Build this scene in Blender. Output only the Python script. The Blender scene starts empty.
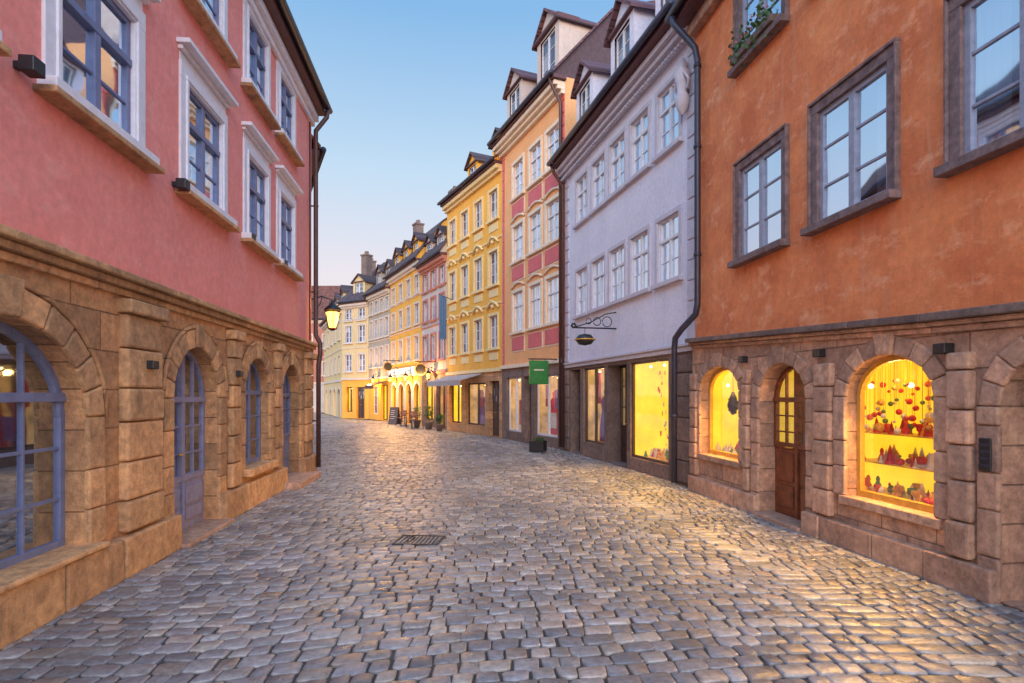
import bpy, math, random
import numpy as np
from mathutils import Vector, Matrix
random.seed(7)
R = random.uniform
sc = bpy.context.scene

# ------------------------------------------------------------------ materials
def nm(name):
    m = bpy.data.materials.new(name); m.use_nodes = True
    nt = m.node_tree
    return m, nt, nt.nodes, nt.links, nt.nodes['Principled BSDF']

def coords(nt, scale=(1, 1, 1)):
    tc = nt.nodes.new('ShaderNodeTexCoord')
    if scale == (1, 1, 1): return tc.outputs['Object']
    mp = nt.nodes.new('ShaderNodeMapping')
    mp.inputs['Scale'].default_value = scale
    nt.links.new(tc.outputs['Object'], mp.inputs[0]); return mp.outputs[0]

def noise(nt, vec, scale, detail=3, rough=.6):
    n = nt.nodes.new('ShaderNodeTexNoise'); n.inputs['Scale'].default_value = scale
    n.inputs['Detail'].default_value = detail; n.inputs['Roughness'].default_value = rough
    nt.links.new(vec, n.inputs['Vector']); return n.outputs['Fac']

def ramp(nt, fac, stops):
    r = nt.nodes.new('ShaderNodeValToRGB'); e = r.color_ramp.elements
    while len(e) < len(stops): e.new(.5)
    for i, (p, c) in enumerate(stops):
        e[i].position = p; e[i].color = (c[0], c[1], c[2], 1) if not isinstance(c, (int, float)) else (c, c, c, 1)
    nt.links.new(fac, r.inputs[0]); return r.outputs[0]

def mixc(nt, fac, a, b, mode='MIX'):
    m = nt.nodes.new('ShaderNodeMix'); m.data_type = 'RGBA'; m.blend_type = mode
    for s, v in ((m.inputs[0], fac), (m.inputs[6], a), (m.inputs[7], b)):
        if isinstance(v, (int, float)): s.default_value = v
        elif isinstance(v, tuple): s.default_value = (v[0], v[1], v[2], 1)
        else: nt.links.new(v, s)
    return m.outputs[2]

def bump(nt, bs, h, strength=.3, dist=.02):
    b = nt.nodes.new('ShaderNodeBump'); b.inputs['Strength'].default_value = strength
    b.inputs['Distance'].default_value = dist
    nt.links.new(h, b.inputs['Height']); nt.links.new(b.outputs[0], bs.inputs['Normal'])

def sc3(c, k): return tuple(min(1, x * k) for x in c)

def plaster(name, col, col2=None, mott=.5, bs_=.25, dirt=(.25, .17, .13), dk=.33, patch=None):
    m, nt, N, L, b = nm(name)
    v = coords(nt)
    col2 = col2 or sc3(col, .72)
    n1 = ramp(nt, noise(nt, v, .9, 6, .68), [(.36, 0), (.64, 1)])
    base = mixc(nt, n1, sc3(col, 1.05), mixc(nt, mott, col, col2))
    if patch:
        base = mixc(nt, ramp(nt, noise(nt, coords(nt, (1, 1, 1.6)), 1.9, 5, .72), [(.53, 0), (.65, .8)]), base, patch)
    st = ramp(nt, noise(nt, coords(nt, (5, 5, .35)), 1.3, 4, .7), [(.55, 0), (.8, dk)])
    base = mixc(nt, st, base, dirt)
    fn = noise(nt, v, 11, 5, .75)
    base = mixc(nt, 1.0, base, ramp(nt, fn, [(.3, .84), (.7, 1.08)]), 'MULTIPLY')
    L.new(base, b.inputs['Base Color']); b.inputs['Roughness'].default_value = .9
    bump(nt, b, fn, bs_, .03)
    return m

def stone(name, col, col2, bw=.75, bh=.36, joints=True, grime=(.12, .08, .06), gk=.65):
    m, nt, N, L, b = nm(name)
    v = coords(nt)
    n1 = ramp(nt, noise(nt, v, 1.7, 4, .7), [(.35, 0), (.65, 1)])
    base = mixc(nt, n1, col, col2)
    hn = noise(nt, v, 10, 6, .75)
    base = mixc(nt, 1.0, base, ramp(nt, hn, [(.3, .55), (.7, 1.28)]), 'MULTIPLY')
    gr = ramp(nt, noise(nt, coords(nt, (1.5, 1.5, .6)), 2.6, 5, .75), [(.55, 0), (.75, gk)])
    base = mixc(nt, gr, base, grime)
    if joints:
        sp = N.new('ShaderNodeSeparateXYZ'); cb = N.new('ShaderNodeCombineXYZ')
        L.new(v, sp.inputs[0]); L.new(sp.outputs[0], cb.inputs[0]); L.new(sp.outputs[2], cb.inputs[1])
        br = N.new('ShaderNodeTexBrick'); br.inputs['Scale'].default_value = 1
        br.inputs['Brick Width'].default_value = bw; br.inputs['Row Height'].default_value = bh
        br.inputs['Mortar Size'].default_value = .010; br.inputs['Mortar Smooth'].default_value = .6
        br.inputs['Color1'].default_value = (.76, .75, .76, 1); br.inputs['Color2'].default_value = (1.2, 1.12, 1.05, 1)
        br.inputs['Mortar'].default_value = (.55, .5, .47, 1)
        L.new(cb.outputs[0], br.inputs[0])
        base = mixc(nt, 1.0, base, br.outputs['Color'], 'MULTIPLY')
        ad = N.new('ShaderNodeMath'); ad.operation = 'MULTIPLY_ADD'; ad.inputs[1].default_value = -.7
        L.new(br.outputs['Fac'], ad.inputs[0]); L.new(hn, ad.inputs[2]); hn = ad.outputs[0]
    else:
        ge = N.new('ShaderNodeNewGeometry')
        base = mixc(nt, 1.0, base, ramp(nt, ge.outputs['Random Per Island'], [(0, (.72, .69, .70)), (.5, (1, .98, .95)), (1, (1.25, 1.15, 1.08))]), 'MULTIPLY')
    L.new(base, b.inputs['Base Color']); b.inputs['Roughness'].default_value = .88
    bump(nt, b, hn, .65, .04)
    return m

def paint(name, col, rough=.5, var=.25, metal=0):
    m, nt, N, L, b = nm(name)
    n_ = noise(nt, coords(nt), 9, 4, .7)
    L.new(mixc(nt, 1.0, col, ramp(nt, n_, [(.3, 1 - var), (.7, 1 + var * .4)]), 'MULTIPLY'), b.inputs['Base Color'])
    b.inputs['Roughness'].default_value = rough; b.inputs['Metallic'].default_value = metal
    return m

def emis(name, col, strength, var=0, base=None):
    m, nt, N, L, b = nm(name)
    b.inputs['Base Color'].default_value = (*(base or col), 1)
    b.inputs['Roughness'].default_value = .8
    if var:
        f = ramp(nt, noise(nt, coords(nt), 2.2, 3, .6), [(.3, 1 - var), (.7, 1.)])
        L.new(mixc(nt, 1.0, col, f, 'MULTIPLY'), b.inputs['Emission Color'])
    else: b.inputs['Emission Color'].default_value = (*col, 1)
    b.inputs['Emission Strength'].default_value = strength
    return m

def glassmat(name, refl=.5, tint=(.85, .9, 1), fk=.6, gc=(.82, .9, 1)):
    m, nt, N, L, b = nm(name)
    N.remove(b); out = N['Material Output']
    g = N.new('ShaderNodeBsdfGlossy'); g.inputs['Roughness'].default_value = .03; g.inputs['Color'].default_value = (*gc, 1)
    t = N.new('ShaderNodeBsdfTransparent'); t.inputs[0].default_value = (*tint, 1)
    lw = N.new('ShaderNodeLayerWeight'); lw.inputs[0].default_value = .35
    ma = N.new('ShaderNodeMath'); ma.operation = 'MULTIPLY_ADD'; ma.inputs[1].default_value = fk; ma.inputs[2].default_value = refl; ma.use_clamp = True
    L.new(lw.outputs['Fresnel'], ma.inputs[0])
    mx = N.new('ShaderNodeMixShader'); L.new(ma.outputs[0], mx.inputs[0]); L.new(t.outputs[0], mx.inputs[1]); L.new(g.outputs[0], mx.inputs[2])
    L.new(mx.outputs[0], out.inputs[0])
    bp = N.new('ShaderNodeBump'); bp.inputs['Strength'].default_value = .1; bp.inputs['Distance'].default_value = .02
    L.new(noise(nt, coords(nt), 2.5, 0), bp.inputs['Height']); L.new(bp.outputs[0], g.inputs['Normal'])
    return m

def farglass(name):
    m, nt, N, L, b = nm(name)
    ge = N.new('ShaderNodeNewGeometry')
    L.new(ramp(nt, ge.outputs['Random Per Island'], [(0, (.04, .055, .09)), (.55, (.07, .10, .16)), (.8, (.2, .22, .26)), (1, (.4, .4, .42))]), b.inputs['Base Color'])
    b.inputs['Roughness'].default_value = .06; b.inputs['Specular IOR Level'].default_value = .9
    return m

def tiles(name, col):
    m, nt, N, L, b = nm(name)
    tc = N.new('ShaderNodeTexCoord'); sp = N.new('ShaderNodeSeparateXYZ'); cb = N.new('ShaderNodeCombineXYZ')
    L.new(tc.outputs['Object'], sp.inputs[0]); L.new(sp.outputs[0], cb.inputs[0]); L.new(sp.outputs[2], cb.inputs[1])
    br = N.new('ShaderNodeTexBrick'); br.inputs['Scale'].default_value = 1
    br.inputs['Brick Width'].default_value = .2; br.inputs['Row Height'].default_value = .14
    br.inputs['Mortar Size'].default_value = .012
    br.inputs['Color1'].default_value = (.6, .6, .6, 1); br.inputs['Color2'].default_value = (1.3, 1.2, 1.2, 1); br.inputs['Mortar'].default_value = (.2, .2, .2, 1)
    L.new(cb.outputs[0], br.inputs[0])
    L.new(mixc(nt, 1.0, col, br.outputs['Color'], 'MULTIPLY'), b.inputs['Base Color']); b.inputs['Roughness'].default_value = .75
    bump(nt, b, br.outputs['Fac'], .4, -.02)
    return m

M = dict(
    pink=plaster('pink_plaster', (.90, .31, .26), (.82, .24, .20), .5, .15, (.5, .26, .24), patch=(.92, .37, .31)),
    orange=plaster('orange_plaster', (.84, .28, .10), (.62, .155, .055), .9, .5, (.66, .42, .30), .5, patch=(.88, .40, .21)),
    white=plaster('lavender_plaster', (.70, .68, .77), (.60, .58, .67), .5, .12, dk=.2),
    peach=plaster('peach_plaster', (.86, .44, .19), (.79, .35, .14), .5, .12, dk=.2),
    pinkpanel=plaster('pink_panel', (.68, .16, .16), (.56, .12, .13), .5, .1),
    yellow=plaster('yellow_plaster', (.87, .45, .075), (.79, .36, .05), .5, .12, dk=.2),
    yellow2=plaster('ochre_plaster', (.82, .42, .06), (.74, .34, .045), .5, .12, dk=.2),
    cream=plaster('cream_plaster', (.66, .50, .25), (.58, .42, .2), .5, .1, dk=.2),
    ivory=plaster('ivory_plaster', (.62, .52, .46), (.52, .42, .36), .5, .1),
    greyst=plaster('grey_plaster', (.44, .36, .28), (.34, .27, .2), .5, .1),
    redfar=plaster('rose_plaster', (.50, .2, .15), (.42, .16, .12), .5, .1),
    stoneL=stone('sandstone_golden', (.66, .37, .175), (.48, .25, .125), .85, .37),
    stoneLb=stone('sandstone_golden_block', (.70, .41, .20), (.50, .28, .145), joints=False),
    stoneR=stone('sandstone_rose', (.60, .365, .25), (.43, .25, .18), .7, .34),
    stoneRb=stone('sandstone_rose_block', (.62, .385, .27), (.44, .265, .19), joints=False),
    brownst=stone('brown_stone', (.24, .17, .15), (.16, .115, .105), joints=False),
    greytrim=paint('weathered_trim', (.22, .15, .15), .8, .55),
    whitetrim=paint('white_trim', (.80, .77, .82), .7, .12),
    lavtrim=paint('lavender_trim', (.54, .51, .58), .7, .15),
    creamtrim=paint('cream_trim', (.80, .66, .50), .7, .15),
    yeltrim=paint('pale_yellow_trim', (.84, .64, .32), .7, .15),
    fartrim=paint('stucco_trim', (.62, .54, .46), .7, .15),
    bluefr=paint('blue_frame', (.17, .20, .35), .4, .25),
    violetdoor=paint('violet_door_paint', (.27, .26, .40), .45, .3),
    bluegrey=paint('blue_grey_frame', (.30, .32, .42), .45, .25),
    whitefr=paint('white_frame', (.70, .70, .75), .45, .12),
    wood=paint('dark_oak', (.26, .075, .03), .35, .6),
    darkwood=paint('dark_wood', (.07, .04, .032), .4, .4),
    iron=paint('wrought_iron', (.02, .02, .025), .45, .3),
    pipe=paint('downpipe_metal', (.05, .05, .08), .4, .3, .3),
    redpipe=paint('copper_pipe', (.11, .055, .05), .45, .3, .3),
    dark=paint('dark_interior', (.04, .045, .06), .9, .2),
    curtain=paint('curtain', (.5, .51, .56), .9, .1),
    glass=glassmat('window_glass', .24, gc=(.75, .86, 1)),
    darkglass=glassmat('arch_glass', .08, (.8, .85, .95), .4),
    farglass=farglass('pane_glass'),
    shopglass=glassmat('shop_glass', .01, (1, 1, 1), .2),
    roof=tiles('roof_tiles', (.10, .065, .07)),
    roofp=tiles('roof_tiles_plum', (.15, .07, .085)),
    roofr=tiles('roof_tiles_red', (.22, .08, .05)),
    slate=paint('slate_gable', (.10, .06, .07), .8, .4),
    maroon=paint('maroon_eaves', (.12, .045, .05), .6, .3),
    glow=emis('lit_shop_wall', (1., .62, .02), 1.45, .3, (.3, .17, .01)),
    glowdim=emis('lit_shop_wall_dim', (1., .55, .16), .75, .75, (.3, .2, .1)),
    bulb=emis('lamp_glow', (1., .45, .07), 6),
    bulb2=emis('shop_spot', (1., .8, .4), 14),
    red=paint('red_goods', (.65, .015, .015), .4), goldg=paint('gold_goods', (.72, .38, .06), .35),
    whiteg=paint('white_goods', (.8, .72, .6), .5), greeng=paint('green_goods', (.10, .22, .06), .5),
    violet=paint('violet_goods', (.25, .12, .35), .5),
    green=paint('green_sign_paint', (.02, .20, .04), .4),
    awning=paint('awning_cloth', (.50, .42, .40), .8), bluecloth=paint('blue_cloth', (.10, .18, .30), .8),
    leaf=paint('leaves', (.05, .12, .03), .6, .5),
    flower=paint('flower_petals', (.7, .2, .3), .6),
)

# ------------------------------------------------------------------ mesh helpers
class Part:
    def __init__(s): s.v = []; s.f = []
    def poly(s, pts):
        i = len(s.v); s.v += [tuple(p) for p in pts]; s.f.append(tuple(range(i, i + len(pts))))
    def box(s, u0, u1, n0, n1, z0, z1):
        u0, u1 = min(u0, u1), max(u0, u1); n0, n1 = min(n0, n1), max(n0, n1)
        i = len(s.v)
        s.v += [(u0, n0, z0), (u1, n0, z0), (u1, n1, z0), (u0, n1, z0), (u0, n0, z1), (u1, n0, z1), (u1, n1, z1), (u0, n1, z1)]
        for q in ((0, 3, 2, 1), (4, 5, 6, 7), (0, 1, 5, 4), (1, 2, 6, 5), (2, 3, 7, 6), (3, 0, 4, 7)): s.f.append(tuple(i + k for k in q))
    def hexa(s, b, t):
        i = len(s.v); s.v += [tuple(p) for p in b] + [tuple(p) for p in t]
        for q in ((0, 3, 2, 1), (4, 5, 6, 7), (0, 1, 5, 4), (1, 2, 6, 5), (2, 3, 7, 6), (3, 0, 4, 7)): s.f.append(tuple(i + k for k in q))
    def tube(s, pts, r, seg=8, cap=True):
        P = [Vector(p) for p in pts]; rings = []
        rr = r if isinstance(r, (list, tuple)) else [r] * len(P)
        prev = None
        for a, p in enumerate(P):
            t = Vector((0, 0, 0))
            if a > 0: t += (P[a] - P[a - 1]).normalized()
            if a < len(P) - 1: t += (P[a + 1] - P[a]).normalized()
            if t.length < 1e-6: t = Vector((0, 0, 1))
            t.normalize()
            if prev is None: x = t.orthogonal().normalized()
            else:
                x = prev - t * prev.dot(t)
                x = x.normalized() if x.length > 1e-5 else t.orthogonal().normalized()
            prev = x; y = t.cross(x); i = len(s.v)
            for k in range(seg):
                an = 2 * math.pi * k / seg; s.v.append(tuple(p + (x * math.cos(an) + y * math.sin(an)) * rr[a]))
            rings.append(i)
        for a in range(len(rings) - 1):
            for k in range(seg):
                k2 = (k + 1) % seg; s.f.append((rings[a] + k, rings[a] + k2, rings[a + 1] + k2, rings[a + 1] + k))
        if cap:
            s.f.append(tuple(rings[0] + k for k in reversed(range(seg)))); s.f.append(tuple(rings[-1] + k for k in range(seg)))
    def lathe(s, c, prof, seg=12):
        i0 = len(s.v)
        for r, z in prof:
            for k in range(seg):
                a = 2 * math.pi * k / seg; s.v.append((c[0] + r * math.cos(a), c[1] + r * math.sin(a), c[2] + z))
        for a in range(len(prof) - 1):
            for k in range(seg):
                k2 = (k + 1) % seg; s.f.append((i0 + a * seg + k, i0 + a * seg + k2, i0 + (a + 1) * seg + k2, i0 + (a + 1) * seg + k))
    def ball(s, c, r, seg=8, sq=1):
        s.lathe(c, [(max(.001, r * math.sin(t)), -r * sq * math.cos(t)) for t in [math.pi * k / 6 for k in range(7)]], seg)

def mkobj(name, part, mat, parent=None, bevel=0, smooth=False):
    me = bpy.data.meshes.new(name); me.from_pydata(part.v, [], part.f); me.materials.append(mat)
    if smooth: me.polygons.foreach_set('use_smooth', [True] * len(me.polygons))
    o = bpy.data.objects.new(name, me); sc.collection.objects.link(o)
    if parent: o.parent = parent
    if bevel:
        b = o.modifiers.new('bevel', 'BEVEL'); b.width = bevel; b.segments = 2; b.limit_method = 'ANGLE'; b.angle_limit = math.radians(40)
    return o

class Thing:
    def __init__(s, name, P0, P1=None):
        s.e = bpy.data.objects.new(name, None); sc.collection.objects.link(s.e); s.e.empty_display_size = .3
        P0 = Vector((P0[0], P0[1], P0[2] if len(P0) > 2 else 0)); s.P0 = P0; s.far = False
        if P1 is None: s.U = Vector((1, 0, 0)); s.len = 1
        else:
            d = Vector((P1[0], P1[1], P0.z)) - P0; s.len = d.length; s.U = d.normalized()
        s.N = Vector((-s.U.y, s.U.x, 0))
        s.e.matrix_world = Matrix.Translation(P0) @ Matrix.Rotation(math.atan2(s.U.y, s.U.x), 4, 'Z')
        s.parts = {}
    def u(s, Y): return (Y - s.P0.y) / s.U.y
    def p(s, name, mat, bevel=0, smooth=False):
        if name not in s.parts: s.parts[name] = (Part(), mat, 0 if s.far else bevel, smooth)
        return s.parts[name][0]
    def done(s):
        for k, (pt, mat, bv, sm) in s.parts.items():
            if pt.v: mkobj(k, pt, M[mat], s.e, bv, sm)
    def light(s, name, u, n, z, energy, col=(1, .6, .2), r=.12, spot=None):
        l = bpy.data.lights.new(name, 'SPOT' if spot else 'POINT'); l.energy = energy; l.color = col; l.shadow_soft_size = r
        o = bpy.data.objects.new(name, l); sc.collection.objects.link(o); o.parent = s.e; o.location = (u, n, z)
        if spot:
            l.spot_size = math.radians(120); l.spot_blend = 1.0
            o.rotation_euler = Vector((-spot[0], -spot[1], -spot[2])).to_track_quat('Z', 'Y').to_euler()

def arc(o, k=16, grow=0):
    a = (o['u1'] - o['u0']) / 2; c = (o['u0'] + o['u1']) / 2; zs = o['z1'] - o['rise']
    return [(c - (a + grow) * math.cos(math.pi * i / k), zs + (o['rise'] + grow) * math.sin(math.pi * i / k)) for i in range(k + 1)]

def op(u0, u1, z0, z1, rise=0, depth=.18):
    return dict(u0=min(u0, u1), u1=max(u0, u1), z0=z0, z1=z1, rise=rise, depth=depth)

def wall(part, u0, u1, z0, z1, ops, n=0):
    us = sorted(set([u0, u1] + [x for o in ops for x in (o['u0'], o['u1']) if u0 < x < u1]))
    zs = sorted(set([z0, z1] + [x for o in ops for x in (o['z0'], o['z1']) if z0 < x < z1]))
    for a in range(len(us) - 1):
        for b in range(len(zs) - 1):
            cu = (us[a] + us[a + 1]) / 2; cz = (zs[b] + zs[b + 1]) / 2
            if any(o['u0'] < cu < o['u1'] and o['z0'] < cz < o['z1'] for o in ops): continue
            part.poly([(us[a], n, zs[b]), (us[a], n, zs[b + 1]), (us[a + 1], n, zs[b + 1]), (us[a + 1], n, zs[b])])
    for o in ops:
        if not (z0 <= o['z0'] and o['z1'] <= z1): continue
        d = o['depth'] + .05; ztop = o['z1'] - o['rise']
        U0, U1, Z0 = o['u0'], o['u1'], o['z0']
        part.poly([(U0, n, Z0), (U0, n, ztop), (U0, -d, ztop), (U0, -d, Z0)])
        part.poly([(U1, n, Z0), (U1, -d, Z0), (U1, -d, ztop), (U1, n, ztop)])
        part.poly([(U0, n, Z0), (U0, -d, Z0), (U1, -d, Z0), (U1, n, Z0)])
        if o['rise']:
            A = arc(o)
            for i in range(len(A) - 1):
                p, q = A[i], A[i + 1]
                part.poly([(p[0], n, p[1]), (p[0], n, o['z1']), (q[0], n, o['z1']), (q[0], n, q[1])] if p[1] < o['z1'] - 1e-5 and q[1] < o['z1'] - 1e-5 else
                          ([(p[0], n, p[1]), (p[0], n, o['z1']), (q[0], n, q[1])] if p[1] < q[1] else [(p[0], n, p[1]), (q[0], n, o['z1']), (q[0], n, q[1])]))
                part.poly([(p[0], n, p[1]), (q[0], n, q[1]), (q[0], -d, q[1]), (p[0], -d, p[1])])
        else:
            part.poly([(U0, n, o['z1']), (U1, n, o['z1']), (U1, -d, o['z1']), (U0, -d, o['z1'])])

def glazing(B, o, cols=2, rows=3, frame='whitefr', fw=.055, bar=.025, transom=None, glass='glass', curtain=.6, tag='window'):
    if B.far and glass == 'glass': glass = 'farglass'; curtain = 0
    d = o['depth']; u0, u1, z0, z1 = o['u0'], o['u1'], o['z0'], o['z1']; r = o['rise']; zs = z1 - r
    F = B.p(tag + '_frames_' + frame, frame, .004); G = B.p(tag + '_panes', glass)
    nb, nf = -d - .03, -d + .03
    F.box(u0, u0 + fw, nb, nf, z0, zs); F.box(u1 - fw, u1, nb, nf, z0, zs); F.box(u0 + fw, u1 - fw, nb, nf, z0, z0 + fw * 1.3)
    if r:
        A = arc(o); I = arc(o, grow=-fw)
        for i in range(len(A) - 1):
            F.hexa([(I[i][0], nb, I[i][1]), (I[i + 1][0], nb, I[i + 1][1]), (I[i + 1][0], nf, I[i + 1][1]), (I[i][0], nf, I[i][1])],
                   [(A[i][0], nb, A[i][1]), (A[i + 1][0], nb, A[i + 1][1]), (A[i + 1][0], nf, A[i + 1][1]), (A[i][0], nf, A[i][1])])
    else: F.box(u0 + fw, u1 - fw, nb, nf, z1 - fw, z1)
    def top(u):
        if not r: return z1 - fw
        a = (u1 - u0) / 2; x = (u - (u0 + u1) / 2) / a
        return zs + r * math.sqrt(max(0, 1 - x * x)) - fw * .6
    for k in range(1, cols):
        uu = u0 + (u1 - u0) * k / cols; w = fw * .75 if (cols % 2 == 0 and k == cols // 2) else bar * .5
        F.box(uu - w, uu + w, nb + .006, nf + (.012 if w > bar else -.008), z0 + fw, top(uu))
    if rows > 1:
        ztop = (transom or zs) if r else z1
        for k in range(1, rows):
            zz = z0 + (ztop - z0) * k / rows
            F.box(u0 + fw, u1 - fw, nb + .009, nf - .011, zz - bar / 2, zz + bar / 2)
    if transom: F.box(u0 + .01, u1 - .01, nb - .003, nf + .022, transom - fw * .6, transom + fw * .6)
    if r:
        A = arc(o); G.poly([(u0, -d, z0), (u1, -d, z0)] + [(p[0], -d, p[1]) for p in reversed(A)])
    else:
        rr = max(1, rows)
        for i in range(cols):
            for j in range(rr):
                a, b_ = u0 + (u1 - u0) * i / cols, u0 + (u1 - u0) * (i + 1) / cols
                c, e = z0 + (z1 - z0) * j / rr, z0 + (z1 - z0) * (j + 1) / rr
                t = R(-.005, .005); s_ = R(-.005, .005)
                G.poly([(a, -d + t, c), (b_, -d + s_, c), (b_, -d + s_ - t, e), (a, -d, e)])
    if curtain and random.random() < curtain:
        C = B.p(tag + '_curtains', 'curtain', 0, True)
        w = (u1 - u0); cw = R(.18, .36) * w; zt = z1 - r * .6
        for (a, b_) in ((u0, u0 + cw), (u1 - cw, u1)):
            for k in range(8):
                x0, x1 = a + (b_ - a) * k / 8, a + (b_ - a) * (k + 1) / 8
                n0, n1 = -d - .12 - .02 * (k % 2), -d - .12 - .02 * ((k + 1) % 2)
                C.poly([(x0, n0, z0), (x1, n1, z0), (x1, n1, zt), (x0, n0, zt)])

def surround(B, o, w=.12, proud=.05, mat='whitetrim', sill=.1, cornice=0, name='window_surrounds'):
    T = B.p(name, mat, .008); e = .004; u0, u1, z0, z1 = o['u0'], o['u1'], o['z0'], o['z1']
    T.box(u0 - w, u0 + e, -.02, proud, z0, z1 - e); T.box(u1 - e, u1 + w, -.02, proud, z0, z1 - e)
    T.box(u0 - w, u1 + w, -.02, proud + .002, z1 - e, z1 + w)
    if sill: T.box(u0 - w - .05, u1 + w + .05, -.04, proud + sill, z0 - .09, z0 + e)
    if cornice:
        T.box(u0 - w - .02, u1 + w + .02, -.02, proud + .03, z1 + w + .12, z1 + w + .17)
        T.box(u0 - w - .06, u1 + w + .06, -.02, proud + cornice, z1 + w + .172, z1 + w + .23)
        T.box(u0 - w + .02, u1 + w - .02, -.02, proud - .02, z1 + w + .002, z1 + w + .118)

def voussoirs(B, o, w=.22, proud=.04, mat='stoneLb', k=9, n=0, jamb=True, name='arch_stones'):
    T = B.p(name, mat, .018); a = (o['u1'] - o['u0']) / 2 - .004; c = (o['u0'] + o['u1']) / 2; zs = o['z1'] - o['rise']; rz = o['rise'] - .004
    for i in range(k):
        g = .008; t0 = math.pi * i / k + g; t1 = math.pi * (i + 1) / k - g
        key = (i == k // 2); ww = w * (1.25 if key else R(.97, 1.03)); pr = n + proud + (.03 if key else R(0, .008))
        P = lambda t, x: (c - (a + x) * math.cos(t), zs + (rz + x) * math.sin(t))
        p0, p1, q0, q1 = P(t0, 0), P(t1, 0), P(t0, ww), P(t1, ww)
        T.hexa([(p0[0], n - .02, p0[1]), (p1[0], n - .02, p1[1]), (p1[0], pr, p1[1]), (p0[0], pr, p0[1])],
               [(q0[0], n - .02, q0[1]), (q1[0], n - .02, q1[1]), (q1[0], pr, q1[1]), (q0[0], pr, q0[1])])
    if jamb:
        z = o['z0']
        while z < zs - .08:
            h = min(R(.3, .44), zs - z)
            if zs - z - h < .12: h = zs - z
            for s_, e_ in ((o['u0'], -1), (o['u1'], 1)):
                T.box(s_ - e_ * .004, s_ + e_ * w, n - .02, n + proud + R(0, .01), z + .004, z + h - .004)
            z += h

def stack(B, ua, ub, z0, z1, proud, mat, h=.35, name='pier_blocks', n=0):
    T = B.p(name, mat, .026); z = z0
    while z < z1 - .05:
        hh = min(h * R(.85, 1.15), z1 - z)
        if z1 - z - hh < .12: hh = z1 - z
        T.box(ua + R(-.006, .006), ub + R(-.006, .006), n - .02, n + proud + R(-.01, .012), z + .006, z + hh - .006); z += hh

def roof(B, H, over=.4, rise=3.2, depth=9, mat='roof', ends=.15, L=None, u0=0, gutter=True, plas=None, steep=None):
    L = L or B.len; T = B.p('roof', mat)
    ua, ub = u0 - ends, L + ends; t = .1
    prof = [(over, H), (-depth / 2, H + rise), (-depth - over, H)] if not steep else [(over, H), (-steep[0], H + steep[1]), (-depth / 2, H + rise), (-depth - over, H)]
    for i in range(len(prof) - 1):
        a, b = prof[i], prof[i + 1]
        T.hexa([(ua, a[0], a[1]), (ub, a[0], a[1]), (ub, b[0], b[1]), (ua, b[0], b[1])][::-1],
               [(ua, a[0], a[1] + t), (ub, a[0], a[1] + t), (ub, b[0], b[1] + t), (ua, b[0], b[1] + t)][::-1])
    if plas:
        Pw = B.p('gable_walls', plas)
        for uu in (u0 + .01, L - .01): Pw.poly([(uu, p[0] if abs(p[0]) < depth else p[0] + over, p[1] - .02) for p in prof])
    E = B.p('eaves', 'maroon', .01); E.box(ua + .02, ub - .02, .0, over - .03, H - .14, H - .02)
    if gutter:
        B.p('gutter', 'pipe', 0, True).tube([(ua, over + .06, H - .0), (ub, over + .06, H - .0)], .075)

def shell(B, H, mat, depth=9, L=None, u0=0):
    L = L or B.len
    W = B.p('side_walls', mat)
    for uu in (u0, L): W.poly([(uu, 0, 0), (uu, -depth, 0), (uu, -depth, H), (uu, 0, H)])
    W.poly([(u0, -depth, 0), (L, -depth, 0), (L, -depth, H), (u0, -depth, H)])
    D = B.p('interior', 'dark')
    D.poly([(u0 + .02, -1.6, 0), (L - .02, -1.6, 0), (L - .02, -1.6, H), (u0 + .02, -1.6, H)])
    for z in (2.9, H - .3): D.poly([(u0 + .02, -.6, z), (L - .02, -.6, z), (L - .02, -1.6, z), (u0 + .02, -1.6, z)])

def dormer(B, uc, w, zb, h, n, mat='white', rm='roof', cols=2, fr='whitefr'):
    o = op(uc - w * .32, uc + w * .32, zb + .2, zb + h - .1, 0, .1)
    F = B.p('dormer_walls', mat)
    T = B.p('dormer_trim', 'maroon', .01)
    us = [uc - w / 2, o['u0'], o['u1'], uc + w / 2]
    F.poly([(us[0], n, zb), (us[1], n, zb), (us[1], n, zb + h), (us[0], n, zb + h)])
    F.poly([(us[2], n, zb), (us[3], n, zb), (us[3], n, zb + h), (us[2], n, zb + h)])
    F.poly([(us[1], n, zb), (us[2], n, zb), (us[2], n, o['z0']), (us[1], n, o['z0'])])
    F.poly([(us[1], n, o['z1']), (us[2], n, o['z1']), (us[2], n, zb + h), (us[1], n, zb + h)])
    F.poly([(us[0], n, zb + h), (us[3], n, zb + h), (uc, n, zb + h + w * .42)])
    for uu in (us[0], us[3]): F.poly([(uu, n, zb), (uu, n - 3, zb), (uu, n - 3, zb + h), (uu, n, zb + h)])
    o2 = dict(o); o2['depth'] = -n + .08
    glazing(B, o2, cols, 3, fr, .05, curtain=0, tag='dormer_window', glass='farglass')
    B.p('dormer_back', 'dark').poly([(us[0] + .02, n - .3, zb), (us[3] - .02, n - .3, zb), (us[3] - .02, n - .3, zb + h), (us[0] + .02, n - .3, zb + h)])
    Rf = B.p('dormer_roof', rm); pk = zb + h + w * .42
    for s_ in (-1, 1):
        e = uc + s_ * (w / 2 + .14); ez = zb + h - .1
        Rf.hexa([(e, n + .15, ez), (uc, n + .15, pk), (uc, n - 3.2, pk), (e, n - 3.2, ez)], [(e, n + .15, ez + .09), (uc, n + .15, pk + .1), (uc, n - 3.2, pk + .1), (e, n - 3.2, ez + .09)])
    T.box(us[0] - .06, us[3] + .06, n - .02, n + .1, zb + h - .03, zb + h + .04)

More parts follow.
